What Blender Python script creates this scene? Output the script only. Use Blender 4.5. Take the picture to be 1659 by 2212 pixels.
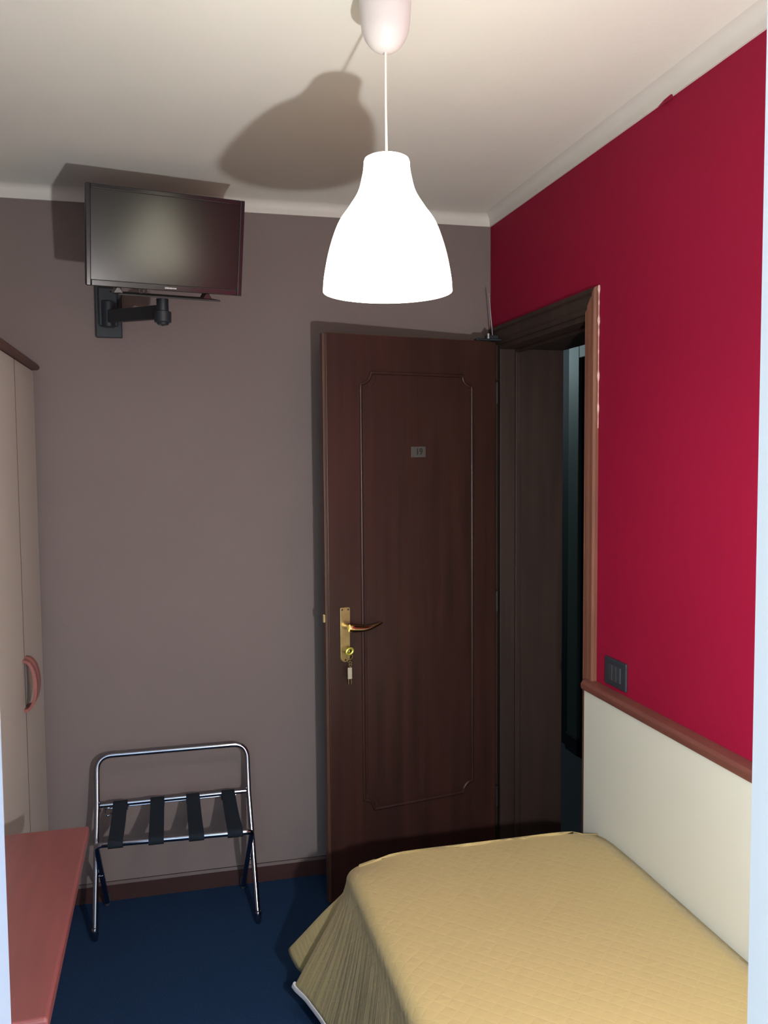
import bpy, bmesh, math, random
from mathutils import Vector, Matrix, noise
random.seed(7)
for o in list(bpy.data.objects): bpy.data.objects.remove(o)
SC = bpy.context.scene
COL = SC.collection
PI = math.pi

# ------------------------------------------------------------------ camera
CZ, D, XR, XL, YF = 2.56, 3.234, 1.246, -1.0, 0.39      # ceiling, back wall, right wall, left wall, front wall inside
cam_d = bpy.data.cameras.new('camera'); cam = bpy.data.objects.new('camera', cam_d); COL.objects.link(cam)
cr = Vector((0.970, -0.242, -0.00786)); cf = Vector((0.2416, 0.9683, -0.0638)).normalized()
cr = (cr - cf * cr.dot(cf)).normalized(); cu = cr.cross(cf)
cam.matrix_world = Matrix(((cr.x, cu.x, -cf.x, 0), (cr.y, cu.y, -cf.y, 0), (cr.z, cu.z, -cf.z, 1.62), (0, 0, 0, 1)))
cam_d.sensor_fit = 'HORIZONTAL'; cam_d.sensor_width = 36; cam_d.lens = 1861.7 / 1659 * 36
cam_d.clip_start = 0.02
SC.camera = cam

# ------------------------------------------------------------------ world, lights, exposure
W = bpy.data.worlds.new('world'); SC.world = W; W.use_nodes = True
wn, wl = W.node_tree.nodes, W.node_tree.links
bg = wn['Background']
tc = wn.new('ShaderNodeTexCoord'); sx = wn.new('ShaderNodeSeparateXYZ'); rp = wn.new('ShaderNodeValToRGB')
mr = wn.new('ShaderNodeMapRange'); mr.inputs['From Min'].default_value = -0.4; mr.inputs['From Max'].default_value = 0.8
wl.new(tc.outputs['Generated'], sx.inputs[0]); wl.new(sx.outputs['Z'], mr.inputs['Value']); wl.new(mr.outputs[0], rp.inputs[0])
rp.color_ramp.elements[0].color = (0.42, 0.40, 0.37, 1); rp.color_ramp.elements[0].position = 0.25
rp.color_ramp.elements[1].color = (0.36, 0.60, 0.95, 1)
e = rp.color_ramp.elements.new(0.36); e.color = (0.72, 0.93, 1.0, 1)
wl.new(rp.outputs[0], bg.inputs['Color']); bg.inputs['Strength'].default_value = 2.6
vs = SC.view_settings
vs.view_transform = 'Standard'; vs.look = 'None'; vs.gamma = 1; vs.exposure = 0.36; vs.use_curve_mapping = False
READ_W, READ_C = 84, (1.0, 0.97, 0.96)        # bedside reading lamp
PEND_W, PEND_C = 2.8, (1.0, 0.87, 0.62)       # pendant bulb
SHADE_E = 5.5                                 # glowing shade

def portal(name, x0, x1, z0, z1, y):
    l = bpy.data.lights.new(name, 'AREA'); l.shape = 'RECTANGLE'; l.size = x1 - x0; l.size_y = z1 - z0
    l.cycles.is_portal = True
    o = bpy.data.objects.new(name, l); COL.objects.link(o)
    o.location = ((x0 + x1) / 2, y, (z0 + z1) / 2); o.rotation_euler = (PI / 2, 0, 0)
    return o
portal('daylight_opening', -0.78, 0.26, 0.05, 2.3, 0.32)

# ------------------------------------------------------------------ materials
def new_mat(name):
    m = bpy.data.materials.new(name); m.use_nodes = True
    n = m.node_tree.nodes; l = m.node_tree.links
    return m, n, l, n['Principled BSDF']
def mat(name, col, rough=0.6, metal=0.0, spec=0.5, var=0.0, vscale=8, bump=0.0, bscale=60, stretch=(1, 1, 1), col2=None, coat=0.0, sheen=0.0):
    m, n, l, b = new_mat(name)
    b.inputs['Roughness'].default_value = rough; b.inputs['Metallic'].default_value = metal
    b.inputs['Specular IOR Level'].default_value = spec
    b.inputs['Coat Weight'].default_value = coat; b.inputs['Coat Roughness'].default_value = 0.15
    b.inputs['Sheen Weight'].default_value = sheen
    t = n.new('ShaderNodeTexCoord'); mp = n.new('ShaderNodeMapping'); mp.inputs['Scale'].default_value = stretch
    l.new(t.outputs['Object'], mp.inputs[0])
    nz = n.new('ShaderNodeTexNoise'); nz.inputs['Scale'].default_value = vscale; nz.inputs['Detail'].default_value = 5
    l.new(mp.outputs[0], nz.inputs['Vector'])
    r = n.new('ShaderNodeValToRGB'); r.color_ramp.elements[0].position = 0.3; r.color_ramp.elements[1].position = 0.7
    c2 = col2 or tuple(c * (1 - var) for c in col)
    r.color_ramp.elements[0].color = (*c2, 1); r.color_ramp.elements[1].color = (*col, 1)
    l.new(nz.outputs['Fac'], r.inputs[0]); l.new(r.outputs[0], b.inputs['Base Color'])
    if bump:
        n2 = n.new('ShaderNodeTexNoise'); n2.inputs['Scale'].default_value = bscale; n2.inputs['Detail'].default_value = 4
        l.new(mp.outputs[0], n2.inputs['Vector'])
        bp = n.new('ShaderNodeBump'); bp.inputs['Strength'].default_value = bump; bp.inputs['Distance'].default_value = 0.004
        l.new(n2.outputs['Fac'], bp.inputs['Height']); l.new(bp.outputs[0], b.inputs['Normal'])
    return m
def emis(name, col, s):
    m, n, l, b = new_mat(name)
    b.inputs['Base Color'].default_value = (0.8, 0.8, 0.8, 1)
    b.inputs['Emission Color'].default_value = (*col, 1); b.inputs['Emission Strength'].default_value = s
    return m
M = {}
M['taupe'] = mat('taupe wall paint', (0.183, 0.149, 0.144), 0.85, var=0.05, vscale=2.5, bump=0.15, bscale=90)
M['red'] = mat('crimson wall paint', (0.26, 0.005, 0.034), 0.7, spec=0.15, var=0.05, vscale=2.5, bump=0.15, bscale=90)
M['ceil'] = mat('white ceiling paint', (0.75, 0.76, 0.71), 0.9, var=0.03, vscale=3, bump=0.2, bscale=35)
M['crown'] = mat('white moulding paint', (0.63, 0.62, 0.59), 0.6, var=0.03, bump=0.1, bscale=60)
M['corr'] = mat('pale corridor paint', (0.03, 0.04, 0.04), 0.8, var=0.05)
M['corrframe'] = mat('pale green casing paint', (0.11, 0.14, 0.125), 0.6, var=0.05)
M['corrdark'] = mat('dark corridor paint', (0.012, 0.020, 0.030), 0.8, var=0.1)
M['carpet'] = mat('navy carpet pile', (0.016, 0.045, 0.115), 0.95, spec=0.1, var=0.5, vscale=260, bump=0.8, bscale=420)
M['mahog'] = mat('dark mahogany veneer', (0.046, 0.018, 0.014), 0.36, spec=0.4, col2=(0.026, 0.012, 0.010), vscale=3.0, stretch=(9, 9, 0.55), bump=0.05, bscale=12)
M['mahog2'] = mat('mahogany edge lipping', (0.085, 0.040, 0.024), 0.42, col2=(0.055, 0.026, 0.017), vscale=3.0, stretch=(9, 9, 0.6))
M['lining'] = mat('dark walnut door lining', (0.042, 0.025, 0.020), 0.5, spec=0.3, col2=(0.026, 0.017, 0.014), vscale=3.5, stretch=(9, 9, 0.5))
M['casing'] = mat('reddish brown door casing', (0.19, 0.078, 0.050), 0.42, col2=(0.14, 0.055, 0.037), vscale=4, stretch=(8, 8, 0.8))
M['rail'] = mat('cherry wood rail', (0.17, 0.060, 0.048), 0.4, col2=(0.13, 0.045, 0.036), vscale=4, stretch=(8, 0.8, 8))
M['base'] = mat('dark red-brown skirting', (0.045, 0.014, 0.013), 0.5, col2=(0.03, 0.010, 0.010), vscale=4, stretch=(0.8, 8, 8))
M['desk'] = mat('cherry laminate', (0.19, 0.052, 0.050), 0.38, col2=(0.15, 0.042, 0.042), vscale=4.5, stretch=(7, 0.7, 3), coat=0.25)
M['panel'] = mat('cream laminate', (0.60, 0.63, 0.575), 0.45, var=0.03, vscale=3)
M['ward'] = mat('ivory laminate', (0.46, 0.425, 0.39), 0.5, var=0.04, vscale=3)
M['wardtop'] = mat('brown wardrobe cornice', (0.085, 0.035, 0.025), 0.5, var=0.2, stretch=(8, 1, 8))
M['handle'] = mat('rosewood handle', (0.26, 0.088, 0.080), 0.4, var=0.2, stretch=(6, 6, 1))
M['black'] = mat('glossy black plastic', (0.010, 0.011, 0.014), 0.16, spec=0.6)
M['blackm'] = mat('satin black metal', (0.012, 0.018, 0.026), 0.45, spec=0.5, var=0.2)
M['tray'] = mat('grey steel tray', (0.030, 0.030, 0.032), 0.6, spec=0.3, var=0.1)
M['screen'] = mat('matte display glass', (0.004, 0.006, 0.006), 0.21, spec=0.5)
M['silver'] = mat('silver lettering', (0.55, 0.55, 0.57), 0.4, var=0.05)
M['chrome'] = mat('chrome tube', (0.34, 0.35, 0.42), 0.13, metal=1.0, var=0.05)
M['strap'] = mat('black webbing', (0.012, 0.018, 0.028), 0.9, spec=0.2, var=0.3, vscale=200, bump=0.4, bscale=300)
M['rubber'] = mat('dark rubber', (0.03, 0.035, 0.045), 0.7)
M['brass'] = mat('aged brass', (0.55, 0.43, 0.20), 0.32, metal=0.9, var=0.2, vscale=30)
M['brassp'] = mat('polished brass', (0.85, 0.62, 0.30), 0.18, metal=1.0, var=0.1)
M['key'] = mat('yellow brass key', (0.62, 0.60, 0.10), 0.35, metal=0.6)
M['tag'] = mat('clear yellowed plastic tag', (0.50, 0.46, 0.34), 0.4, var=0.2, vscale=60)
M['plate'] = mat('grey number plate', (0.075, 0.068, 0.062), 0.5, var=0.15, vscale=60)
M['ink'] = mat('dark engraved ink', (0.012, 0.010, 0.008), 0.6)
M['switch'] = mat('anthracite switch plastic', (0.022, 0.030, 0.040), 0.4, spec=0.5)
M['switch2'] = mat('anthracite rocker plastic', (0.034, 0.040, 0.052), 0.35)
M['white'] = mat('white lacquer', (0.93, 0.95, 0.95), 0.4, var=0.02)
M['cup'] = mat('white plastic canopy', (0.68, 0.65, 0.65), 0.35, var=0.02)
M['cord'] = mat('white flex', (0.85, 0.82, 0.76), 0.5)
M['filler'] = mat('white filler paste', (0.75, 0.55, 0.52), 0.8, var=0.3, vscale=80)
M['shade'] = emis('glowing opal plastic', (1.0, 0.93, 0.70), SHADE_E)
M['bulb'] = emis('lit frosted bulb', (1.0, 0.9, 0.75), 12)
M['sash'] = mat('white sash lacquer with sky tint', (0.62, 0.70, 0.84), 0.4, var=0.02)  # white sash with the bluish grey of skylight mixed into its colour
M['hem'] = mat('white hem binding', (0.72, 0.72, 0.76), 0.7)
M['sheet'] = mat('white mattress ticking', (0.7, 0.7, 0.7), 0.8)
M['stone'] = mat('balcony stone', (0.55, 0.52, 0.48), 0.8, var=0.2, vscale=6)

def glass():
    m, n, l, b = new_mat('window pane glass')
    out = n['Material Output']; n.remove(b)
    tr = n.new('ShaderNodeBsdfTransparent'); gl = n.new('ShaderNodeBsdfGlossy'); gl.inputs['Roughness'].default_value = 0.02
    fr = n.new('ShaderNodeFresnel'); mx = n.new('ShaderNodeMixShader')
    l.new(fr.outputs[0], mx.inputs[0]); l.new(tr.outputs[0], mx.inputs[1]); l.new(gl.outputs[0], mx.inputs[2]); l.new(mx.outputs[0], out.inputs[0])
    return m
M['glass'] = glass()

def quilt():
    m, n, l, b = new_mat('quilted ochre bedspread')
    b.inputs['Roughness'].default_value = 0.85; b.inputs['Sheen Weight'].default_value = 0.1
    b.inputs['Specular IOR Level'].default_value = 0.2
    uv = n.new('ShaderNodeUVMap'); uv.uv_map = 'cloth'
    sp = n.new('ShaderNodeSeparateXYZ'); l.new(uv.outputs[0], sp.inputs[0])
    def math_(op, a, b_=None, v=None):
        k = n.new('ShaderNodeMath'); k.operation = op
        l.new(a, k.inputs[0])
        if b_ is not None: l.new(b_, k.inputs[1])
        if v is not None: k.inputs[1].default_value = v
        return k.outputs[0]
    u2 = math_('MULTIPLY', sp.outputs['X'], v=1.0)
    s1 = math_('ADD', u2, sp.outputs['Y']); s2 = math_('SUBTRACT', u2, sp.outputs['Y'])
    K = PI / 0.040
    a1 = math_('ABSOLUTE', math_('SINE', math_('MULTIPLY', s1, v=K)))
    a2 = math_('ABSOLUTE', math_('SINE', math_('MULTIPLY', s2, v=K)))
    mn = math_('MINIMUM', a1, a2)
    pw = math_('POWER', mn, v=0.35)
    nz = n.new('ShaderNodeTexNoise'); nz.inputs['Scale'].default_value = 45; nz.inputs['Detail'].default_value = 3
    mp = n.new('ShaderNodeMapping'); mp.inputs['Scale'].default_value = (0.35, 2.2, 1)
    l.new(uv.outputs[0], mp.inputs[0]); l.new(mp.outputs[0], nz.inputs['Vector'])
    ds = math_('SUBTRACT', sp.outputs['X'], v=0.40)
    mk = n.new('ShaderNodeMapRange'); mk.inputs['From Min'].default_value = 0.0; mk.inputs['From Max'].default_value = -0.10
    l.new(ds, mk.inputs['Value'])
    rz_ = n.new('ShaderNodeTexNoise'); rz_.inputs['Scale'].default_value = 55; rz_.inputs['Detail'].default_value = 2
    mp2 = n.new('ShaderNodeMapping'); mp2.inputs['Scale'].default_value = (0.03, 1.0, 1)
    l.new(uv.outputs[0], mp2.inputs[0]); l.new(mp2.outputs[0], rz_.inputs['Vector'])
    rid = math_('MULTIPLY', math_('MULTIPLY', rz_.outputs['Fac'], mk.outputs[0]), v=13.0)
    h0 = math_('ADD', pw, rid)
    h = math_('ADD', h0, math_('MULTIPLY', nz.outputs['Fac'], v=0.9))
    bp = n.new('ShaderNodeBump'); bp.inputs['Strength'].default_value = 0.2; bp.inputs['Distance'].default_value = 0.004
    l.new(h, bp.inputs['Height']); l.new(bp.outputs[0], b.inputs['Normal'])
    r = n.new('ShaderNodeValToRGB')
    r.color_ramp.elements[0].color = (0.425, 0.338, 0.158, 1); r.color_ramp.elements[0].position = 0.15
    r.color_ramp.elements[1].color = (0.40, 0.315, 0.142, 1); r.color_ramp.elements[1].position = 0.6
    l.new(pw, r.inputs[0]); l.new(r.outputs[0], b.inputs['Base Color'])
    return m
M['quilt'] = quilt()

# ------------------------------------------------------------------ helpers
def link(name, bm, m, parent=None, smooth=False, bevel=0.0, seg=2, auto=40):
    me = bpy.data.meshes.new(name); bmesh.ops.recalc_face_normals(bm, faces=bm.faces)
    bm.to_mesh(me); bm.free()
    mats = m if isinstance(m, (list, tuple)) else [m]
    for k in mats: me.materials.append(k)
    o = bpy.data.objects.new(name, me); COL.objects.link(o)
    if parent: o.parent = parent
    if smooth:
        for p in me.polygons: p.use_smooth = True
        try: me.set_sharp_from_angle(angle=math.radians(auto))
        except Exception: pass
    if bevel:
        b = o.modifiers.new('bevel', 'BEVEL'); b.width = bevel; b.segments = seg; b.limit_method = 'ANGLE'; b.angle_limit = math.radians(40)
        b.harden_normals = False
    return o
def box(bm, x0, x1, y0, y1, z0, z1, mtx=None, mi=0):
    vs_ = [bm.verts.new((x, y, z)) for x in (x0, x1) for y in (y0, y1) for z in (z0, z1)]
    if mtx: 
        for v in vs_: v.co = mtx @ v.co
    for f in ((0, 1, 3, 2), (4, 6, 7, 5), (0, 4, 5, 1), (2, 3, 7, 6), (0, 2, 6, 4), (1, 5, 7, 3)):
        bm.faces.new([vs_[i] for i in f]).material_index = mi
    return bm
def B(*a, **k): return box(bmesh.new(), *a, **k)
def tube(bm, pts, r, n=12, closed=False, cap=True):
    pts = [Vector(p) for p in pts]; N = len(pts)
    rs = r if isinstance(r, (list, tuple)) else [r] * N
    rings = []; up = None
    for i, p in enumerate(pts):
        if closed: t = pts[(i + 1) % N] - pts[i - 1]
        else: t = pts[min(i + 1, N - 1)] - pts[max(i - 1, 0)]
        t.normalize()
        if up is None:
            up = Vector((0, 0, 1)) if abs(t.z) < 0.9 else Vector((1, 0, 0))
        up = (up - t * up.dot(t)).normalized(); s = t.cross(up)
        rings.append([bm.verts.new(p + (up * math.cos(a) + s * math.sin(a)) * rs[i]) for a in [2 * PI * k / n for k in range(n)]])
    for i in range(N if closed else N - 1):
        A, C_ = rings[i], rings[(i + 1) % N]
        for k in range(n): bm.faces.new((A[k], A[(k + 1) % n], C_[(k + 1) % n], C_[k]))
    if cap and not closed:
        bm.faces.new(rings[0][::-1]); bm.faces.new(rings[-1])
    return bm
def lathe(bm, prof, c=(0, 0, 0), n=48, closed=False):
    rings = []
    for r, z in prof:
        if r < 1e-6: rings.append([bm.verts.new((c[0], c[1], c[2] + z))])
        else: rings.append([bm.verts.new((c[0] + r * math.cos(2 * PI * k / n), c[1] + r * math.sin(2 * PI * k / n), c[2] + z)) for k in range(n)])
    R_ = len(rings)
    for i in range(R_ if closed else R_ - 1):
        a, b = rings[i], rings[(i + 1) % R_]
        for k in range(n):
            k2 = (k + 1) % n
            if len(a) == 1 and len(b) == 1: continue
            if len(a) == 1: bm.faces.new((a[0], b[k], b[k2]))
            elif len(b) == 1: bm.faces.new((a[k], a[k2], b[0]))
            else: bm.faces.new((a[k], a[k2], b[k2], b[k]))
    return bm
def sweep(bm, prof, p0, p1, out):
    """extrude a profile (out, up) from p0 to p1; out = outward unit vector"""
    out = Vector(out); p0 = Vector(p0); p1 = Vector(p1)
    A = [bm.verts.new(p0 + out * a + Vector((0, 0, b))) for a, b in prof]
    Bv = [bm.verts.new(p1 + out * a + Vector((0, 0, b))) for a, b in prof]
    n = len(prof)
    for i in range(n): bm.faces.new((A[i], A[(i + 1) % n], Bv[(i + 1) % n], Bv[i]))
    bm.faces.new(A[::-1]); bm.faces.new(Bv)
    return bm
def arc(cx, cy, r, a0, a1, n=6):
    return [(cx + r * math.cos(math.radians(a0 + (a1 - a0) * i / n)), cy + r * math.sin(math.radians(a0 + (a1 - a0) * i / n))) for i in range(n + 1)]
def thing(name, label, cat, loc=(0, 0, 0), rz=0, group=None, kind=None):
    o = bpy.data.objects.new(name, None); COL.objects.link(o); o.location = loc; o.rotation_euler = (0, 0, rz)
    o.empty_display_size = 0.1
    return tag(o, label, cat, group, kind)
def tag(o, label, cat, group=None, kind=None):
    o['label'] = label; o['category'] = cat
    if group: o['group'] = group
    if kind: o['kind'] = kind
    return o
def struct(o, label, cat): return tag(o, label, cat, kind='structure')

# ------------------------------------------------------------------ room shell
WT = 0.254
YA, YB, ZD = 2.418, 3.150, 2.050     # door opening in the right wall
struct(link('floor', B(XL - 0.1, XR + 0.0, YF - 0.06, D + 0.1, -0.1, 0), M['carpet']), 'navy blue carpeted floor of the room', 'floor')
struct(link('ceiling', B(XL - 0.1, XR + WT, YF - 0.06, D + 0.1, CZ, CZ + 0.1), M['ceil']), 'white painted ceiling above the pendant lamp', 'ceiling')
struct(link('wall_back', B(XL - 0.1, XR, D, D + 0.1, 0, CZ), M['taupe']), 'taupe painted back wall behind the luggage rack', 'wall')
struct(link('wall_left', B(XL - 0.1, XL, YF, D, 0, CZ), M['taupe']), 'taupe side wall behind the wardrobe', 'wall')
bm = bmesh.new()
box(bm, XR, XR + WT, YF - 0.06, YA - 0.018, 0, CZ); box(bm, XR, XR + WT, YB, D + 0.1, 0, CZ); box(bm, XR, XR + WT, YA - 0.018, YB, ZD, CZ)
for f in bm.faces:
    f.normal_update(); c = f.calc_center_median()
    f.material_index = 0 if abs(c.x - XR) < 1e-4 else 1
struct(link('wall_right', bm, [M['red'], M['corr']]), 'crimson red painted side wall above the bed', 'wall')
# front wall with the French window the picture is taken through
WX0, WX1, WZ1 = -0.80, 0.3450, 2.36
bm = bmesh.new()
box(bm, XL - 0.1, WX0, 0.33, YF, 0, CZ); box(bm, WX1 + 0.07, XR + WT, 0.33, YF, 0, CZ); box(bm, WX0, WX1 + 0.07, 0.33, YF, WZ1, CZ)
struct(link('wall_front', bm, M['taupe']), 'taupe window wall around the white French window', 'wall')
win = struct(thing('window_1', '', ''), 'white French window frame at the near edge of the room', 'window')
bm = bmesh.new()
box(bm, WX1, WX1 + 0.07, 0.33, 0.45, 0, WZ1); box(bm, WX0, WX0 + 0.05, 0.33, 0.40, 0, WZ1); box(bm, WX0 + 0.05, WX1, 0.33, 0.40, WZ1 - 0.05, WZ1)  # right jamb deepened to keep reading-lamp light off the sash
link('window_frame', bm, M['white'], win)
sx1 = -0.0650
bm = bmesh.new()
box(bm, sx1 - 0.07, sx1, 0.33, 0.352, 0.02, WZ1 - 0.055); box(bm, WX0 + 0.055, WX0 + 0.12, 0.33, 0.352, 0.02, WZ1 - 0.055)
box(bm, WX0 + 0.12, sx1 - 0.07, 0.33, 0.352, 0.02, 0.14); box(bm, WX0 + 0.12, sx1 - 0.07, 0.33, 0.352, WZ1 - 0.14, WZ1 - 0.055)
ws = link('sash', bm, M['sash'], win)
link('pane', B(WX0 + 0.12, sx1 - 0.07, 0.338, 0.344, 0.14, WZ1 - 0.14), M['glass'], ws)
struct(link('trim_5', B(XL - 0.1, XR + WT, -1.6, 0.33, -0.12, -0.02), M['stone']), 'pale stone balcony slab outside the window', 'balcony')

# crown moulding: back, right, left, front
cove = [(0, 0), (0, -0.046), (0.006, -0.046), (0.006, -0.030)] + [(0.036 - 0.030 * math.cos(math.radians(a)), -0.030 + 0.030 * math.sin(math.radians(a))) for a in (15, 35, 55, 75, 90)] 
def crown(n, p0, p1, out, lab):
    return struct(link(n, sweep(bmesh.new(), cove, p0, p1, out), M['crown'], smooth=True, auto=50), lab, 'moulding')
crown('trim_1', (XL, D, CZ), (XR, D, CZ), (0, -1, 0), 'white crown moulding along the top of the back wall')
cr2 = crown('trim_2', (XR, YF, CZ), (XR, D - 0.006, CZ), (-1, 0, 0), 'white crown moulding along the top of the red wall')
crown('trim_3', (XL, YF, CZ), (XL, D - 0.006, CZ), (1, 0, 0), 'white crown moulding above the wardrobe wall')
bm = bmesh.new()
pts = [(1.965, -0.050), (2.03, -0.050), (2.005, -0.0435), (1.975, -0.0415), (1.968, -0.0430)]
A = [bm.verts.new((XR - 0.0068, y, CZ + z)) for y, z in pts]; A2 = [bm.verts.new((XR - 0.0058, y, CZ + z)) for y, z in pts]
bm.faces.new(A); bm.faces.new(A2[::-1])
for i in range(5): bm.faces.new((A[i], A[(i + 1) % 5], A2[(i + 1) % 5], A2[i]))
link('paint_smear', bm, M['red'], cr2)['label'] = 'red paint smear on the moulding'
# skirting
sk = [(0, 0), (0.011, 0), (0.011, 0.060), (0.006, 0.070), (0, 0.070)]
struct(link('baseboard_back', sweep(bmesh.new(), sk, (XL, D, 0), (XR, D, 0), (0, -1, 0)), M['base']), 'dark red-brown skirting board along the back wall', 'baseboard')
struct(link('baseboard_left', sweep(bmesh.new(), sk, (XL, YF, 0), (XL, D - 0.011, 0), (1, 0, 0)), M['base']), 'dark skirting board along the wardrobe wall', 'baseboard')

# ------------------------------------------------------------------ corridor behind the doorway
XC = 2.125
CX0 = XR + WT
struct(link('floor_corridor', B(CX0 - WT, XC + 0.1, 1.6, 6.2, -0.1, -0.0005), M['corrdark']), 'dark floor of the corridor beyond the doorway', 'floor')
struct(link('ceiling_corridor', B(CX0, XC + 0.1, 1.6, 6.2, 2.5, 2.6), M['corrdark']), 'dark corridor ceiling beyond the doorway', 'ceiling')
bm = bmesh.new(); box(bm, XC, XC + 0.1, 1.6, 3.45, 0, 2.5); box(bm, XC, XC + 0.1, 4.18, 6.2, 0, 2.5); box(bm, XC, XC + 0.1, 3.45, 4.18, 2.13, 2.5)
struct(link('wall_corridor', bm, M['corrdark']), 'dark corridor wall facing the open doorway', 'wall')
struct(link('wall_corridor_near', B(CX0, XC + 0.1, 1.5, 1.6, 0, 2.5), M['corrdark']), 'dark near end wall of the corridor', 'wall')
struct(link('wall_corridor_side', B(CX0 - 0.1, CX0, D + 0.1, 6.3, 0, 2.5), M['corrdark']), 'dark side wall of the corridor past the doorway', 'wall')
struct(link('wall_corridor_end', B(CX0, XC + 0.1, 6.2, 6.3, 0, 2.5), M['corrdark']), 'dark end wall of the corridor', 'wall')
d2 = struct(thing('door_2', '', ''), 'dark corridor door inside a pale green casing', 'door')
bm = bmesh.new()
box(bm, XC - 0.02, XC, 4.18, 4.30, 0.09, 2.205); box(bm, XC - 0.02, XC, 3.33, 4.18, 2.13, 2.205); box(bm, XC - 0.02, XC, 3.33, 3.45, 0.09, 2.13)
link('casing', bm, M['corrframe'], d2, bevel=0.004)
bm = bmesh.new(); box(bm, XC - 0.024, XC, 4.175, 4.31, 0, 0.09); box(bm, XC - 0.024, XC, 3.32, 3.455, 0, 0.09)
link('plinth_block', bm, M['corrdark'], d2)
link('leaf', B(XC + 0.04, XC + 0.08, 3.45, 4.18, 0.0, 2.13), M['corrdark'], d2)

cl = thing('corridor_fill_lamp', 'unseen dim fill lamp far down the corridor', 'fill lamp', (1.66, 5.9, 2.5))  # unseen lamp, put in only to brighten the dark corridor
link('base', lathe(bmesh.new(), [(0, 0), (0.07, 0), (0.07, -0.012), (0, -0.012)], n=24), M['cup'], cl)
link('diffuser', lathe(bmesh.new(), [(0.062, -0.012), (0.055, -0.035), (0.03, -0.05), (0, -0.054), ], n=24), emis('dim fill glow', (0.75, 0.95, 1.0), 0.6), cl, smooth=True)
l = bpy.data.lights.new('corridor_fill_light', 'POINT'); l.energy = 34.0; l.color = (0.72, 0.95, 1.0); l.shadow_soft_size = 0.05
o = bpy.data.objects.new('corridor_fill_light', l); COL.objects.link(o); o.location = (0, 0, -0.14); o.parent = cl

# ------------------------------------------------------------------ doorway frame
fr = struct(thing('trim_4', '', ''), 'brown wooden door frame lining the doorway in the red wall', 'door frame')
cprof = [(0, 0), (0, 0.078), (0.010, 0.078), (0.016, 0.072), (0.017, 0.062), (0.011, 0.055), (0.014, 0.045), (0.014, 0.022), (0.010, 0.015), (0.012, 0.006), (0.009, 0)]
cprof = [(a, b * 0.92) for a, b in cprof]
def casing_v(y_in, sgn, z0, z1):
    bm = bmesh.new()
    A = [bm.verts.new((XR - a, y_in + sgn * b, z0)) for a, b in cprof]
    C_ = [bm.verts.new((XR - a, y_in + sgn * b, z1 + b)) for a, b in cprof]
    n = len(cprof)
    for i in range(n): bm.faces.new((A[i], A[(i + 1) % n], C_[(i + 1) % n], C_[i]))
    bm.faces.new(A[::-1]); bm.faces.new(C_)
    return bm
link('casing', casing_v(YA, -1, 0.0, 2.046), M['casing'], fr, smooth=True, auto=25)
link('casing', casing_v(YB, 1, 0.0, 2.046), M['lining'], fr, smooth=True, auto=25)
bm = bmesh.new()
A = [bm.verts.new((XR - a, YA - b, 2.046 + b)) for a, b in cprof]; C_ = [bm.verts.new((XR - a, YB + b, 2.046 + b)) for a, b in cprof]
for i in range(len(cprof)): bm.faces.new((A[i], A[(i + 1) % len(cprof)], C_[(i + 1) % len(cprof)], C_[i]))
bm.faces.new(A[::-1]); bm.faces.new(C_)
link('head_casing', bm, M['lining'], fr, smooth=True, auto=25)
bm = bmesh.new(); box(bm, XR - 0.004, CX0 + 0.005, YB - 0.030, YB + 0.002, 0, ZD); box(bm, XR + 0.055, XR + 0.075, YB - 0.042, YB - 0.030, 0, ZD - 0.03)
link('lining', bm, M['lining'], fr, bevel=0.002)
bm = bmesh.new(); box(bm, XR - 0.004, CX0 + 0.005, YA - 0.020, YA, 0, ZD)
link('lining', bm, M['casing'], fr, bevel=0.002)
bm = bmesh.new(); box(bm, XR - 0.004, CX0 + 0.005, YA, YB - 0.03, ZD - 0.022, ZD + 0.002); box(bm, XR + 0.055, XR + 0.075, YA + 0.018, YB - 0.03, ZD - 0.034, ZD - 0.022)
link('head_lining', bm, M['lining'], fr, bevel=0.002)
pts = []; rs = []
z = 1.70
while z < 2.125:
    pts.append((XR - 0.002, YA - 0.0725, z)); v = noise.noise((z * 31, 3.1, 0)); rs.append(0.0012 + max(0, v) * 0.009 * (0.3 + (z - 1.7) * 1.8)); z += 0.006
link('filler_bead', tube(bmesh.new(), pts, rs, 8), M['filler'], fr, smooth=True)['label'] = 'ragged white filler line beside the casing'

# ------------------------------------------------------------------ room door (open leaf). local frame: x from free edge to hinge, y away from viewer, z up
A0 = Vector((1.215, 3.100, 0)); B0 = Vector((0.528, 2.975, 0))
ang = math.atan2(A0.y - B0.y, A0.x - B0.x)
door = struct(thing('door_1', '', '', (B0.x, B0.y, 0), ang), 'dark mahogany room door standing open against the back wall', 'door')
LW = 0.700
bm = bmesh.new(); box(bm, 0.010, LW, 0.0, 0.044, 0.012, 2.052)
link('leaf', bm, M['mahog'], door, bevel=0.003)
bm = bmesh.new(); box(bm, 0.0, 0.0145, 0.004, 0.030, 0.012, 2.052); box(bm, 0.0145, LW - 0.02, 0.002, 0.03, 2.050, 2.054)
link('edge_lipping', bm, M['mahog2'], door, bevel=0.003)
def notched(u0, u1, z0, z1, r, n=7):
    P = []
    for (cx, cz, a0, a1) in ((u0, z1, -90, 0), (u1, z1, 180, 270), (u1, z0, 90, 180), (u0, z0, 0, 90)):
        P += arc(cx, cz, r, a0, a1, n)
    return P
def densify(P, step=0.02):
    out = []
    for i, p in enumerate(P):
        q = P[(i + 1) % len(P)]; L = math.hypot(q[0] - p[0], q[1] - p[1]); k = max(1, int(L / step))
        for j in range(k): out.append((p[0] + (q[0] - p[0]) * j / k, p[1] + (q[1] - p[1]) * j / k))
    return out
out_ = densify(notched(0.141, 0.594, 0.330, 1.919, 0.040))
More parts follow.
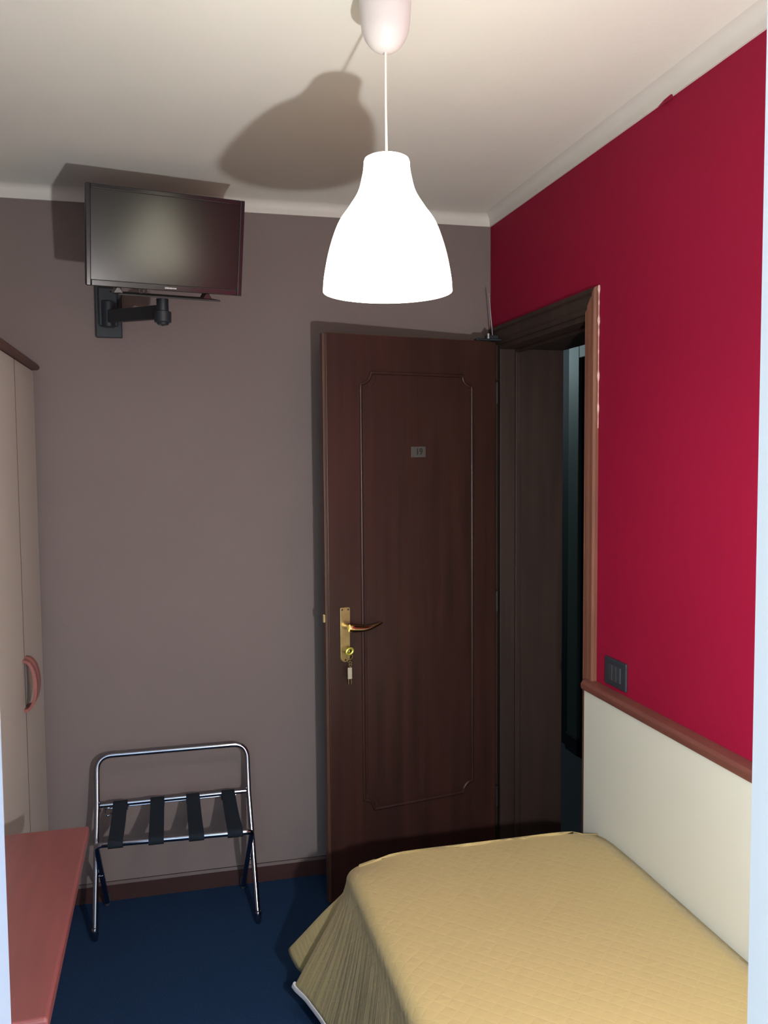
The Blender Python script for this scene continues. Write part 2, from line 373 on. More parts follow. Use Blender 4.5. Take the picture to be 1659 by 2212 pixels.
link('panel_moulding', tube(bmesh.new(), [(u, 0.0005, z) for u, z in out_], 0.0065, 10, closed=True), M['mahog'], door, smooth=True, auto=60)
# raised field inside the moulding
inner = notched(0.155, 0.580, 0.344, 1.905, 0.044)
bm = bmesh.new()
A = [bm.verts.new((u, -0.0025, z)) for u, z in inner]; C_ = [bm.verts.new((u, 0.001, z)) for u, z in inner]
bm.faces.new(A[::-1]); bm.faces.new(C_)
for i in range(len(A)): bm.faces.new((A[i], C_[i], C_[(i + 1) % len(A)], A[(i + 1) % len(A)]))
link('raised_panel', bm, M['mahog'], door)
# number plate
npl = link('number_plate', B(0.337, 0.396, -0.0055, -0.0024, 1.617, 1.657), M['plate'], door, bevel=0.0012)
npl['label'] = 'small grey number plate reading 19'
def text_bm(s, size, ext=0.0006):
    cu_ = bpy.data.curves.new('t', 'FONT'); cu_.body = s; cu_.size = size; cu_.align_x = 'CENTER'; cu_.align_y = 'CENTER'; cu_.extrude = ext; cu_.offset = size * 0.022
    o = bpy.data.objects.new('t', cu_); COL.objects.link(o)
    bpy.context.view_layer.update()
    me = bpy.data.meshes.new_from_object(o.evaluated_get(bpy.context.evaluated_depsgraph_get()))
    bm = bmesh.new(); bm.from_mesh(me); bpy.data.objects.remove(o); bpy.data.curves.remove(cu_); bpy.data.meshes.remove(me)
    return bm
bm = text_bm('19', 0.033)
bmesh.ops.transform(bm, matrix=Matrix.Translation((0.369, -0.0058, 1.637)) @ Matrix.Rotation(PI / 2, 4, 'X') @ Matrix.Scale(0.85, 4, (1, 0, 0)), verts=bm.verts)
link('digits', bm, M['ink'], npl)
# lock plate
bm = bmesh.new()
P = arc(0.085, 1.080, 0.006, 0, 90, 4) + arc(0.059, 1.080, 0.006, 90, 180, 4) + arc(0.071, 0.907, 0.018, 180, 360, 10)
A = [bm.verts.new((u, -0.0035, z)) for u, z in P]; C_ = [bm.verts.new((u, 0.001, z)) for u, z in P]
bm.faces.new(A[::-1]); bm.faces.new(C_)
for i in range(len(A)): bm.faces.new((A[i], C_[i], C_[(i + 1) % len(A)], A[(i + 1) % len(A)]))
lp = link('lock_plate', bm, M['brass'], door, bevel=0.001); lp['label'] = 'long aged brass lock plate'
for u, z in ((0.060, 1.078), (0.083, 1.078), (0.071, 0.897)):
    bm = bmesh.new(); tube(bm, [(u, -0.0048, z), (u, -0.003, z)], 0.003, 10); link('screw', bm, M['ink'], lp)
bm = bmesh.new(); tube(bm, [(0.072, -0.009, 1.020), (0.072, -0.0, 1.020)], 0.012, 20); tube(bm, [(0.072, -0.040, 1.020), (0.072, -0.008, 1.020)], 0.0085, 16)
link('handle_collar', bm, M['brass'], lp, smooth=True)
pts = []; rs = []
for i in range(15):
    t = i / 14
    pts.append((0.072 + 0.128 * t, -0.041 - 0.004 * math.sin(PI * t), 1.018 - 0.006 * math.sin(PI * t * 1.1) + 0.008 * max(0, t - 0.55) * 2))
    rs.append(0.0105 * (1 - t) ** 0.8 * (1 if t > 0.06 else 0.75) + 0.0055 * (1 - 0.45 * t))
link('lever_handle', tube(bmesh.new(), pts, rs, 14), M['brassp'], door, smooth=True, auto=60)['label'] = 'polished brass lever handle'
link('latch', B(-0.006, 0.002, 0.008, 0.022, 1.035, 1.065), M['brass'], door, bevel=0.002)
for zz in (0.25, 1.02, 1.82):
    bm = bmesh.new(); tube(bm, [(LW + 0.004, 0.0, zz), (LW + 0.004, 0.0, zz + 0.08)], 0.006, 12); link('hinge', bm, M['ink'], door, smooth=True)

# keys hanging in the lock
DM = Matrix.Translation(B0) @ Matrix.Rotation(ang, 4, 'Z')
kr = thing('key_ring', 'yellow brass key in the door lock with a hanging plastic tag', 'key', DM @ Vector((0.079, -0.004, 0.931)), ang)
bm = bmesh.new(); tube(bm, [(0, 0, 0), (0, -0.018, 0)], 0.003, 8)
bow = [(0.013 * math.cos(a) * 1.0, -0.020, 0.010 * math.sin(a)) for a in [2 * PI * k / 20 for k in range(20)]]
bow = [(x * math.cos(0.5) - z * math.sin(0.5), y, x * math.sin(0.5) + z * math.cos(0.5)) for x, y, z in bow]
tube(bm, bow, 0.0042, 8, closed=True)
link('key', bm, M['key'], kr, smooth=True)
bm = bmesh.new()
for i, (cx, cz, r) in enumerate(((0.000, -0.018, 0.010), (-0.004, -0.032, 0.006), (0.001, -0.041, 0.005), (0.003, -0.050, 0.005))):
    tube(bm, [(cx + r * math.cos(a), -0.020 + (0.002 if i % 2 else -0.002), cz + r * math.sin(a)) for a in [2 * PI * k / 16 for k in range(16)]], 0.0012, 6, closed=True)
link('chain', bm, M['brass'], kr, smooth=True)
bm = B(-0.008, 0.0085, -0.022, -0.017, -0.100, -0.058); link('key_tag', bm, M['tag'], kr, bevel=0.002)['label'] = 'pale plastic tag'
bm = bmesh.new(); tube(bm, [(-0.005, -0.0195, -0.101), (-0.005, -0.0195, -0.118)], 0.0018, 6); tube(bm, [(0.005, -0.0195, -0.101), (0.005, -0.0195, -0.118)], 0.0016, 6)
link('tassel', bm, M['brass'], kr)

# small aerial standing on the hinge corner of the door
an = thing('indoor_aerial', 'small black aerial with thin silver rod on the door top', 'aerial', (1.190, 3.100, 2.055), 0)
bm = bmesh.new(); box(bm, -0.055, 0.045, -0.010, 0.022, 0.0, 0.008); box(bm, -0.012, 0.035, -0.004, 0.022, 0.008, 0.022)
link('base', bm, M['blackm'], an, bevel=0.002)
bm = bmesh.new(); tube(bm, [(0.014, 0.0, 0.006), (0.001, 0.008, 0.180)], [0.0024, 0.0018], 8); link('rod', bm, M['chrome'], an, smooth=True)
bm = bmesh.new(); lathe(bm, [(0, 0), (0.003, 0), (0.0035, 0.006), (0.002, 0.009), (0.004, 0.014), (0.003, 0.019), (0, 0.020)], (-0.006, -0.005, 0.008), 12)
link('connector', bm, M['silver'], an, smooth=True)

# ------------------------------------------------------------------ headboard panel on the red wall, switch
hb = thing('headboard_panel', 'cream laminate wall panel along the bed with a cherry wood rail on top', 'headboard', (XR, 0, 0))
link('panel', B(-0.030, 0, YF + 0.02, 2.368, 0.02, 0.908), M['panel'], hb, bevel=0.0015)
rp_ = [(0, 0), (0.036, 0), (0.039, 0.006), (0.039, 0.018), (0.033, 0.026), (0.026, 0.028), (0, 0.028)]
link('top_rail', sweep(bmesh.new(), rp_, (0, YF + 0.02, 0.908), (0, 2.372, 0.908), (-1, 0, 0)), M['rail'], hb, smooth=True, auto=30)['label'] = 'cherry wood rail'
sw = thing('light_switch', 'black wall switch plate on the red wall above the panel rail', 'switch', (XR, 2.2225, 0.9895))
link('plate', B(-0.008, 0, -0.061, 0.061, -0.041, 0.041), M['switch'], sw, bevel=0.005, seg=3)
for k in range(3): 
    y = -0.034 + 0.023 * k
    link('rocker', B(-0.011, -0.006, y, y + 0.022, -0.023, 0.023), M['switch2'], sw, bevel=0.0015)

# ------------------------------------------------------------------ bed and bedspread
BX0, BX1, BY0, BY1, BZ = 0.445, 1.212, 0.43, 2.305, 0.512
bed = thing('bed', 'single bed against the red wall, hidden under the ochre bedspread', 'bed', (0.83, 1.37, 0))
link('base', B(-0.355, 0.375, -0.92, 0.90, 0.12, 0.30), M['sheet'], bed, bevel=0.01)
link('mattress', B(-0.345, 0.370, -0.93, 0.895, 0.30, 0.494), M['sheet'], bed, bevel=0.06, seg=4)
for x in (-0.32, 0.32):
    for y in (-0.85, 0.82):
        bm = bmesh.new(); lathe(bm, [(0, 0), (0.018, 0), (0.022, 0.12), (0, 0.12)], (x, y, 0), 12); link('leg', bm, M['blackm'], bed, smooth=True)

def cr_spline(P, n):
    out = []
    for i in range(len(P) - 1):
        p0 = P[max(i - 1, 0)]; p1 = P[i]; p2 = P[i + 1]; p3 = P[min(i + 2, len(P) - 1)]
        for k in range(n):
            t = k / n
            out.append(tuple(0.5 * ((2 * p1[j]) + (-p0[j] + p2[j]) * t + (2 * p0[j] - 5 * p1[j] + 4 * p2[j] - p3[j]) * t * t + (-p0[j] + 3 * p1[j] - 3 * p2[j] + p3[j]) * t ** 3) for j in range(len(p1))))
    out.append(tuple(P[-1])); return out
# matched control points: top edge (x,y) and hem (x,y,z)
TOP = [(BX0, BY0), (BX0, 0.80), (BX0, 1.20), (BX0, 1.60), (BX0, 1.90), (BX0, 2.08), (BX0 + 0.000, 2.20), (BX0 + 0.006, 2.272), (BX0 + 0.013, 2.288), (BX0 + 0.022, 2.297), (BX0 + 0.036, 2.303), (BX0 + 0.070, BY1), (0.60, BY1), (0.75, BY1), (0.90, BY1), (1.05, BY1), (BX1, BY1)]
HEM = [(0.425, BY0, 0.07), (0.418, 0.80, 0.065), (0.425, 1.20, 0.07), (0.412, 1.60, 0.065), (0.402, 1.95, 0.07), (0.386, 2.18, 0.08), (0.350, 2.33, 0.085), (0.322, 2.415, 0.085), (0.366, 2.418, 0.09), (0.334, 2.470, 0.105), (0.324, 2.525, 0.135), (0.42, 2.480, 0.11), (0.58, 2.385, 0.08), (0.74, 2.365, 0.075), (0.90, 2.375, 0.07), (1.05, 2.365, 0.07), (BX1, 2.37, 0.07)]
NS = 14
top_c = cr_spline(TOP, NS); hem_c = cr_spline(HEM, NS)
NT = 34
bm = bmesh.new(); uvl = bm.loops.layers.uv.new('cloth')
RAD = 0.038
rows = []; uvs = {}
s_acc = 0
for i, (tp, hm) in enumerate(zip(top_c, hem_c)):
    if i: s_acc += math.hypot(top_c[i][0] - top_c[i - 1][0], top_c[i][1] - top_c[i - 1][1])
    d = Vector((hm[0] - tp[0], hm[1] - tp[1])); L = d.length; dn = d.normalized() if L > 1e-5 else Vector((-1, 0))
    # inward direction for rounding
    tx, ty = tp
    ka = max(0, min(1, (i / NS - 6.0) / 5.0)) * PI / 2; dr = Vector((-math.cos(ka), math.sin(ka)))
    row = []
    for j in range(NT + 1):
        t = j / NT
        if j <= 8:
            a = (j / 8) * PI / 2
            off = -RAD * (1 - math.sin(a)); zz = BZ - RAD * (1 - math.cos(a)); q = 0
            x = tx + dr.x * off; y = ty + dr.y * off
        else:
            q = (j - 8) / (NT - 8)
            zz = (BZ - RAD) * (1 - q) + hm[2] * q
            e_ = q ** 1.15
            x = tx + d.x * e_; y = ty + d.y * e_
            w = math.sin(s_acc * 22 + 1.3) * 0.6 + math.sin(s_acc * 47 + 0.4) * 0.4
            k_ = 0.006 * q * (1 if i < 5.3 * NS else 0.3)
            x += dn.x * w * k_; y += dn.y * w * k_
        x = min(x, BX1)
        v = bm.verts.new((x, y, zz)); row.append(v)
        dep = (j / 8 * RAD * PI / 2) if j <= 8 else RAD * PI / 2 + q * 0.42
        if i <= 7.5 * NS: uvs[v] = (tx - dep + RAD, ty)
        else: uvs[v] = (tx, ty + dep - RAD)
    rows.append(row)
for i in range(len(rows) - 1):
    for j in range(NT):
        bm.faces.new((rows[i][j], rows[i + 1][j], rows[i + 1][j + 1], rows[i][j + 1]))
# flat top: strips from the inner rounded line to the wall side
NX = 18
inner_line = [r[0] for r in rows]
def wav(x, y): return 0.003 * math.sin(x * 9) * math.sin(y * 5) * max(0, min(1, (2.2 - y) / 0.2))
prev = None
for i, v in enumerate(inner_line):
    if i > 11 * NS - 1: break
    line = [v]
    for k in range(1, NX + 1):
        t = k / NX; x = v.co.x + (BX1 - v.co.x) * t
        yy = v.co.y
        zz = BZ + wav(x, yy) - 0.005 * max(0, t - 0.93) / 0.07
        nv = bm.verts.new((x, yy, zz)); uvs[nv] = (x, yy); line.append(nv)
    if prev:
        for k in range(NX): bm.faces.new((prev[k], line[k], line[k + 1], prev[k + 1]))
    prev = line
# stitch the last line to the foot edge
foot = inner_line[11 * NS - 1:]; a_, b_ = 0, 0
while a_ < len(prev) - 1 or b_ < len(foot) - 1:
    if b_ == len(foot) - 1 or (a_ < len(prev) - 1 and prev[a_ + 1].co.x < foot[b_ + 1].co.x):
        tri = (prev[a_], prev[a_ + 1], foot[b_]); a_ += 1
    else:
        tri = (prev[a_], foot[b_ + 1], foot[b_]); b_ += 1
    if len(set(tri)) == 3: bm.faces.new(tri)
for v in bm.verts:      # the cloth sags a little at the two foot corners
    for cx, cy, am, sg in ((BX0 + 0.01, BY1, 0.030, 0.065), (BX1, BY1, 0.018, 0.05)):
        d2 = (v.co.x - cx) ** 2 + (v.co.y - cy) ** 2
        v.co.z -= am * math.exp(-d2 / (2 * sg * sg)) * max(0, min(1, (v.co.z - 0.15) / 0.3))
for f in bm.faces:
    for lo in f.loops: lo[uvl].uv = uvs[lo.vert]
bmesh.ops.remove_doubles(bm, verts=bm.verts, dist=0.0004)
sp = link('bedspread', bm, M['quilt'], smooth=True, auto=80)
so = sp.modifiers.new('thick', 'SOLIDIFY'); so.thickness = 0.006; so.offset = -1
tag(sp, 'ochre yellow quilted bedspread draped over the single bed', 'bedspread')
hp = [(h[0], h[1], h[2]) for h in hem_c[:int(7.3 * NS)]]
bm = bmesh.new(); uvd = None
prev = None
for i, h in enumerate(hp):
    tpx, tpy = top_c[i]; dd = Vector((h[0] - tpx, h[1] - tpy)).normalized()
    ring = [bm.verts.new((h[0] + dd.x * a, h[1] + dd.y * a, h[2] + b)) for a, b in ((0.005, 0.004), (0.011, -0.008), (0.006, -0.012), (-0.003, -0.010), (-0.004, 0.004))]
    if prev:
        for k in range(5): bm.faces.new((prev[k], prev[(k + 1) % 5], ring[(k + 1) % 5], ring[k]))
    else: bm.faces.new(ring[::-1])
    prev = ring
bm.faces.new(prev)
link('hem_binding', bm, M['hem'], sp, smooth=True)['label'] = 'white hem binding'

# ------------------------------------------------------------------ desk
dk = thing('desk', 'cherry red laminate desk at lower left in front of the wardrobe', 'desk', (-0.6, 1.75, 0))
bm = bmesh.new(); box(bm, -0.395, 0.398, -0.368, 0.362, 0.722, 0.750); 
link('desktop', bm, M['desk'], dk, bevel=0.006, seg=3)
for y in (-0.32, 0.30): link('side_panel', B(-0.38, 0.24, y, y + 0.025, 0, 0.722), M['desk'], dk, bevel=0.002)
link('back_panel', B(-0.37, -0.35, -0.295, 0.30, 0.35, 0.722), M['desk'], dk)

# ------------------------------------------------------------------ wardrobe
XW = -0.441; WY0, WYM, WY1 = 2.395, 2.795, 3.172
wd = thing('wardrobe', 'ivory wardrobe with a brown cornice at the left edge', 'wardrobe', (0, 0, 0))
WH = 1.925
link('carcass', B(XL + 0.015, XW - 0.020, WY0 + 0.002, WY1 - 0.002, 0.0, WH), M['ward'], wd)
link('seam_edge', B(XW - 0.0195, XW + 0.0004, WYM - 0.0026, WYM + 0.0026, 0.06, WH - 0.002), M['wardtop'], wd)
da = link('wardrobe_door', B(XW - 0.0195, XW, WY0, WYM - 0.0028, 0.06, WH - 0.003), M['ward'], wd, bevel=0.0012)
db = link('wardrobe_door', B(XW - 0.0195, XW, WYM + 0.0028, WY1, 0.06, WH - 0.003), M['ward'], wd, bevel=0.0012)
bm = bmesh.new()
cp = [(-0.50, 0), (0.012, 0), (0.019, 0.004), (0.021, 0.011), (0.017, 0.019), (0.008, 0.022), (-0.50, 0.022)]
sweep(bm, cp, (XW, WY0 - 0.01, WH), (XW, WY1 + 0.006, WH), (1, 0, 0))
link('cornice', bm, M['wardtop'], wd, smooth=True, auto=30)
def bow_handle(yc):
    bm = bmesh.new(); N = 24; rings = []
    for i in range(N + 1):
        t = i / N; a = PI * t
        zc = 0.935 + 0.072 * math.cos(a); o_ = 0.030 * math.sin(a) ** 0.8 if 0 < t < 1 else 0
        hw = 0.010 + 0.008 * math.sin(a); th = 0.010
        nx, nz = math.sin(a), math.cos(a)
        pts_ = [(o_ + nx * th, -hw), (o_ + nx * th, hw), (o_, hw), (o_, -hw)]
        rings.append([bm.verts.new((XW + px, yc + py, zc + (nz * th * 0.8 if k < 2 else 0))) for k, (px, py) in enumerate(pts_)])
    for i in range(N):
        for k in range(4): bm.faces.new((rings[i][k], rings[i][(k + 1) % 4], rings[i + 1][(k + 1) % 4], rings[i + 1][k]))
    bm.faces.new(rings[0]); bm.faces.new(rings[-1][::-1])
    return bm
link('handle', bow_handle(WYM - 0.026), M['handle'], da, smooth=True, auto=50)['label'] = 'rosewood bow handle'
link('handle', bow_handle(WYM + 0.022), M['handle'], db, smooth=True, auto=50)['label'] = 'rosewood bow handle'

# ------------------------------------------------------------------ television on its wall bracket
ya, ti = math.radians(12.0), math.radians(12.5)
tc_ = Vector((0.0140, 2.7815, 2.2855))
ry = -Vector((math.sin(ya) * math.cos(ti), -math.cos(ya) * math.cos(ti), -math.sin(ti)))
rx = Vector((math.cos(ya), math.sin(ya), 0)); rx = (rx * math.cos(0.004) + Vector((0, 0, 0.005))).normalized(); rx = (rx - ry * rx.dot(ry)).normalized(); rz = rx.cross(ry)
TVM = Matrix(((rx.x, ry.x, rz.x, tc_.x), (rx.y, ry.y, rz.y, tc_.y), (rx.z, ry.z, rz.z, tc_.z), (0, 0, 0, 1)))
tw, th_ = 0.480 / 2, 0.2925 / 2
tv = thing('television', 'black flat screen television tilted down high on the back wall', 'television'); tv.matrix_world = TVM
bm = bmesh.new(); box(bm, -tw, tw, 0.004, 0.030, -th_, th_); box(bm, -tw + 0.05, tw - 0.05, 0.030, 0.052, -th_ + 0.03, th_ - 0.05)
link('housing', bm, M['blackm'], tv, bevel=0.004)
bm = bmesh.new()
box(bm, -tw, -tw + 0.0145, 0, 0.006, -th_, th_); box(bm, tw - 0.0145, tw, 0, 0.006, -th_, th_)
box(bm, -tw + 0.0145, tw - 0.0145, 0, 0.006, th_ - 0.0145, th_); box(bm, -tw + 0.0145, tw - 0.0145, 0, 0.006, -th_, -th_ + 0.019)
bz = link('bezel', bm, M['black'], tv, bevel=0.0025, seg=3)
link('screen', B(-tw + 0.0145, tw - 0.0145, 0.0035, 0.0055, -th_ + 0.019, th_ - 0.0145), M['screen'], tv)
bm = bmesh.new()
x = -0.006
for k in range(8):   # tiny silver wordmark, unreadable in the photograph
    box(bm, x, x + 0.0032, -0.0010, 0.0002, -th_ + 0.0065, -th_ + 0.0068 + 0.0042); x += 0.0046
link('wordmark', bm, M['silver'], bz)
bm = bmesh.new(); tube(bm, [(tw - 0.043, -0.0008, -th_ + 0.008), (tw - 0.043, 0.0004, -th_ + 0.008)], 0.0012, 8); link('standby_lamp', bm, M['red'], bz)
for sx_ in (-0.147, 0.128):
    bm = bmesh.new()
    sweep(bm, [(-0.014, 0), (0.016, 0), (0.005, 0.0165), (-0.005, 0.0165)], (sx_, -0.004, -th_ - 0.0165), (sx_, 0.045, -th_ - 0.0165), (1, 0, 0)); link('foot', bm, M['black'], tv, bevel=0.001)
bm = bmesh.new()
for k in range(2): tube(bm, [(-0.075 + 0.015 * k + 0.0065 * math.cos(a), 0.018, -th_ - 0.006 + 0.007 * math.sin(a)) for a in [2 * PI * q / 16 for q in range(16)]], 0.0011, 6, closed=True)
link('cable_loop', bm, M['blackm'], tv, smooth=True)

bk = thing('television_bracket', 'black swivel wall bracket and tray under the television', 'bracket', (0, 0, 0))
bm = bmesh.new(); box(bm, -0.236, -0.147, D - 0.022, D, 2.048, 2.228); box(bm, -0.222, -0.160, D - 0.050, D - 0.022, 2.085, 2.215)
link('wall_plate', bm, M['blackm'], bk, bevel=0.003)
bm = bmesh.new(); tube(bm, [(-0.190, D - 0.055, 2.080), (-0.190, D - 0.055, 2.165)], 0.022, 20); link('pivot', bm, M['blackm'], bk, smooth=True)
e1 = Vector((-0.190, D - 0.055, 2.115)); e2 = Vector((-0.006, 2.86, 2.085))
dv = (e2 - e1); L = dv.length; az = math.atan2(dv.y, dv.x); el = math.asin(dv.z / L)
AM = Matrix.Translation(e1) @ Matrix.Rotation(az, 4, 'Z') @ Matrix.Rotation(-el, 4, 'Y')
link('arm', B(0, L, -0.012, 0.012, -0.022, 0.022, mtx=AM), M['blackm'], bk, bevel=0.004)
bm = bmesh.new(); lathe(bm, [(0, -0.044), (0.004, -0.044), (0.004, -0.040), (0.017, -0.040), (0.020, -0.034), (0.0265, -0.032), (0.0265, 0.000), (0.019, 0.003), (0.019, 0.040), (0, 0.040)], (e2.x, e2.y, e2.z), 28)
link('swivel_joint', bm, M['blackm'], bk, smooth=True, auto=30)
TM = TVM
link('tray', B(-0.150, 0.166, -0.020, 0.150, -th_ - 0.0215, -th_ - 0.0165, mtx=TM), M['tray'], bk, bevel=0.0015)

# ------------------------------------------------------------------ folding luggage rack
rk = thing('luggage_rack', 'chrome folding luggage rack with black straps against the back wall', 'luggage rack', (0, 3.03, 0))
def fil(P, r, n=8):
    """round the inner corners of a polyline"""
    P = [Vector(p) for p in P]; out = [P[0]]
    for i in range(1, len(P) - 1):
        a = (P[i - 1] - P[i]).normalized(); b = (P[i + 1] - P[i]).normalized()
        s = P[i] + a * r; e_ = P[i] + b * r
        for k in range(n + 1):
            t = k / n; out.append(s * (1 - t) ** 2 + P[i] * 2 * t * (1 - t) + e_ * t * t)
    out.append(P[-1]); return out
y0 = -3.03
R_T = 0.0095
P = [(-0.276, 2.962 + y0, 0.02), (-0.270, 3.115 + y0, 0.402), (-0.270, 3.160 + y0, 0.566), (0.258, 3.160 + y0, 0.566), (0.258, 3.118 + y0, 0.402), (0.268, 2.932 + y0, 0.02)]
pp = [Vector(P[0]), Vector(P[1])] + fil([P[1], P[2], P[3], P[4]], 0.052, 10)[1:] + [Vector(P[5])]
bf = link('back_frame', tube(bmesh.new(), pp, R_T, 16), M['chrome'], rk, smooth=True, auto=60)
F0 = [(-0.252, 3.195 + y0, 0.012), (-0.258, 2.895 + y0, 0.358), (0.246, 2.870 + y0, 0.358), (0.238, 3.195 + y0, 0.012)]
link('front_frame', tube(bmesh.new(), fil(F0, 0.022, 6), R_T, 16), M['chrome'], rk, smooth=True, auto=60)
RL, RR_ = Vector((-0.262, 3.120 + y0, 0.402)), Vector((0.250, 3.122 + y0, 0.402))
link('rear_rail', tube(bmesh.new(), [RL, RR_], 0.008, 14), M['chrome'], rk, smooth=True, auto=60)
link('spacer_wire', tube(bmesh.new(), [(-0.228, 3.150 + y0, 0.376), (-0.20, 3.150 + y0, 0.379), (0.215, 3.155 + y0, 0.379)], 0.0026, 8), M['chrome'], rk, smooth=True)
bm = bmesh.new(); tube(bm, [(-0.236 + 0.011 * math.cos(a), 3.148 + y0, 0.366 + 0.014 * math.sin(a)) for a in [PI * 0.3 + 2 * PI * q / 20 * 0.85 for q in range(20)]], 0.0026, 8)
link('hook', bm, M['chrome'], rk, smooth=True)
for p in (RL, RR_):
    for dz in (-0.016, 0.013):
        bm = bmesh.new(); bmesh.ops.create_icosphere(bm, subdivisions=2, radius=0.0048, matrix=Matrix.Translation(p + Vector((0, -0.008, dz)))); link('rivet', bm, M['chrome'], rk, smooth=True)
def meet(x): return Vector((x, 3.030 + y0, 0.190))
for x in (-0.262, 0.252):
    bm = bmesh.new(); s_ = -1 if x < 0 else 1
    tube(bm, [meet(x) + Vector((-0.014, 0, 0)), meet(x) + Vector((0.012, 0, 0))], 0.0042, 10); link('pivot_bolt', bm, M['chrome'], rk, smooth=True)
for (fx, fy, fz, dx, dy) in ((-0.276, 2.962, 0.02, -0.0, -0.02), (0.268, 2.932, 0.02, 0, -0.02), (-0.252, 3.195, 0.012, 0, 0.0), (0.238, 3.195, 0.012, 0, 0.0)):
    ft = bmesh.new(); lathe(ft, [(0, 0.0), (0.007, 0.0), (0.0095, 0.004), (0.0095, 0.014), (0.012, 0.016), (0.0125, 0.028), (0.0115, 0.040), (0.0095, 0.044), (0, 0.044)], (fx, fy + y0, 0.0), 16)
    link('foot_cap', ft, M['chrome'] if fz == 0.02 else M['rubber'], rk, smooth=True, auto=40)
top_s = [(-0.216, -0.167), (-0.089, -0.041), (0.035, 0.082), (0.160, 0.207)]
bot_s = [(-0.221, -0.173), (-0.092, -0.043), (0.038, 0.088), (0.165, 0.216)]
def strap(t0, t1, b0, b1):
    bm = bmesh.new()
    # path around rear rail, across, around front rail (y, z), f = 0 at the rear, 1 at the front
    yr, zr = 3.121 + y0, 0.402; yf, zf = 2.882 + y0, 0.358; r1, r2 = 0.0100, 0.0115
    path = [(yr + 0.002, zr - r1 - 0.016, 0), (yr + r1, zr - 0.004, 0), (yr + r1 * 0.7, zr + r1 * 0.7, 0), (yr, zr + r1, 0)]
    for k in range(1, 9):
        t = k / 9; path.append((yr + (yf - yr) * t, zr + r1 + (zf + r2 - zr - r1) * t - 0.012 * math.sin(PI * t), t))
    path += [(yf, zf + r2, 1), (yf - r2 * 0.75, zf + r2 * 0.7, 1), (yf - r2, zf, 1), (yf - r2 * 0.9, zf - r2 * 0.7, 1), (yf - 0.002, zf - r2 - 0.003, 1), (yf + 0.012, zf - r2 + 0.002, 1)]
    th = 0.0018; prev = None
    for i, (y, z, f) in enumerate(path):
        a = path[max(i - 1, 0)]; b = path[min(i + 1, len(path) - 1)]
        ty, tz = b[0] - a[0], b[1] - a[1]; l_ = math.hypot(ty, tz); ny, nz = -tz / l_, ty / l_
        xa = t0 * (1 - f) + b0 * f; xb = t1 * (1 - f) + b1 * f
        yc = (-0.025 * (xa / 0.25)) * 0.5 * f
        r_ = [bm.verts.new((xa, y + yc + ny * th * s, z + nz * th * s)) for s in (-.5, .5)] + [bm.verts.new((xb, y + yc + ny * th * s, z + nz * th * s)) for s in (.5, -.5)]
        if prev:
            for k in range(4): bm.faces.new((prev[k], prev[(k + 1) % 4], r_[(k + 1) % 4], r_[k]))
        else: bm.faces.new(r_[::-1])
        prev = r_
    bm.faces.new(prev)
    return bm
for t, b in zip(top_s, bot_s): link('strap', strap(*t, *b), M['strap'], rk, smooth=True, auto=60)

# ------------------------------------------------------------------ pendant lamp
PX, PY = 0.4430, 1.7300
pend = thing('pendant_lamp', 'lit white bell shaped pendant lamp hanging from the ceiling', 'pendant lamp', (PX, PY, CZ))
k_ = 0.000937
prof = [(0.1318, -0.604), (0.1290, -0.572), (0.1182, -0.520), (0.1000, -0.469), (0.0785, -0.437), (0.0588, -0.405), (0.0495, -0.371), (0.0468, -0.352), (0.0465, -0.345)]
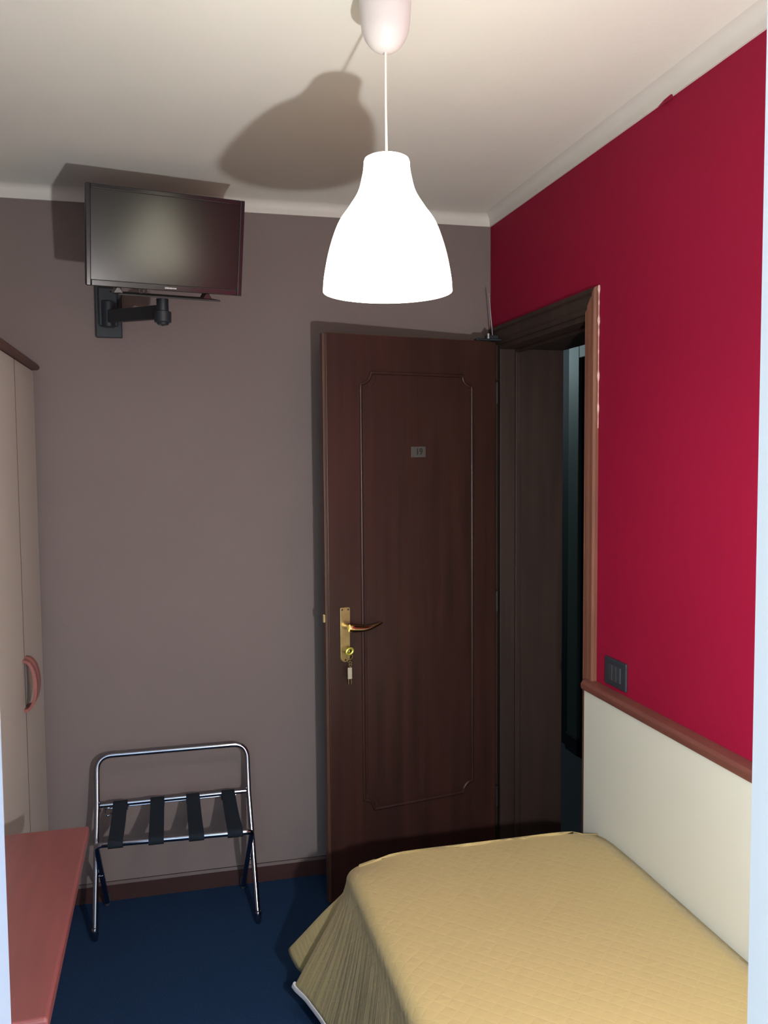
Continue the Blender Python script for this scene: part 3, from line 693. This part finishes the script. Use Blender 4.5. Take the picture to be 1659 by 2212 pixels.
# smooth the silhouette
pr = cr_spline(prof, 5)
outer = pr + [(0.0445, -0.3395), (0.040, -0.337), (0.006, -0.3365)]
innr = [(0.006, -0.3395), (0.038, -0.340), (0.0430, -0.346)] + [(r - 0.0028, z) for r, z in pr[::-1][2:]]
bm = lathe(bmesh.new(), outer + innr, n=72, closed=True)
link('lamp_shade', bm, M['shade'], pend, smooth=True, auto=60)['label'] = 'glowing white plastic shade'
link('cord', tube(bmesh.new(), [(0.003, 0.015, -0.118), (0.001, 0.008, -0.23), (0, 0, -0.345)], 0.0026, 10), M['cord'], pend, smooth=True)
bm = lathe(bmesh.new(), [(0, -0.1225), (0.012, -0.1220), (0.024, -0.117), (0.034, -0.108), (0.042, -0.096), (0.048, -0.080), (0.0505, -0.062), (0.0535, -0.010), (0.0535, -0.008), (0, -0.008)], (0.003, 0.015, 0), 48)
link('ceiling_cup', bm, M['cup'], pend, smooth=True, auto=50)
bm = lathe(bmesh.new(), [(0, -0.012), (0.056, -0.012), (0.056, 0), (0, 0)], (0.003, 0.015, 0), 40); link('mounting_ring', bm, M['blackm'], pend)
bm = lathe(bmesh.new(), [(0, -0.41), (0.016, -0.41), (0.018, -0.36), (0.010, -0.340), (0, -0.340)], n=20); link('socket', bm, M['cup'], pend, smooth=True)
bm = lathe(bmesh.new(), [(0, -0.50), (0.014, -0.495), (0.026, -0.480), (0.029, -0.462), (0.024, -0.438), (0.014, -0.412), (0, -0.410)], n=24); link('bulb', bm, M['bulb'], pend, smooth=True)
l = bpy.data.lights.new('pendant_light', 'POINT'); l.energy = PEND_W; l.color = PEND_C; l.shadow_soft_size = 0.03
o = bpy.data.objects.new('pendant_light', l); COL.objects.link(o); o.location = (0, 0, -0.54); o.parent = pend

# ------------------------------------------------------------------ bedside reading lamp on the window wall, just outside the frame
rl = thing('reading_lamp', 'small reading lamp on the window wall above the bed head', 'wall lamp', (0.468, YF, 1.269))
bm = bmesh.new(); tube(bm, [(0, 0, 0), (0, 0.012, 0)], 0.035, 28); link('base', bm, M['brass'], rl, smooth=True, auto=40)
bm = bmesh.new(); bmesh.ops.create_uvsphere(bm, u_segments=20, v_segments=12, radius=0.014, matrix=Matrix.Translation((0, 0.024, 0))); link('bulb', bm, M['bulb'], rl, smooth=True)
l = bpy.data.lights.new('reading_light', 'POINT'); l.energy = READ_W; l.color = READ_C; l.shadow_soft_size = 0.022
o = bpy.data.objects.new('reading_light', l); COL.objects.link(o); o.location = (0, 0.066, 0); o.parent = rl
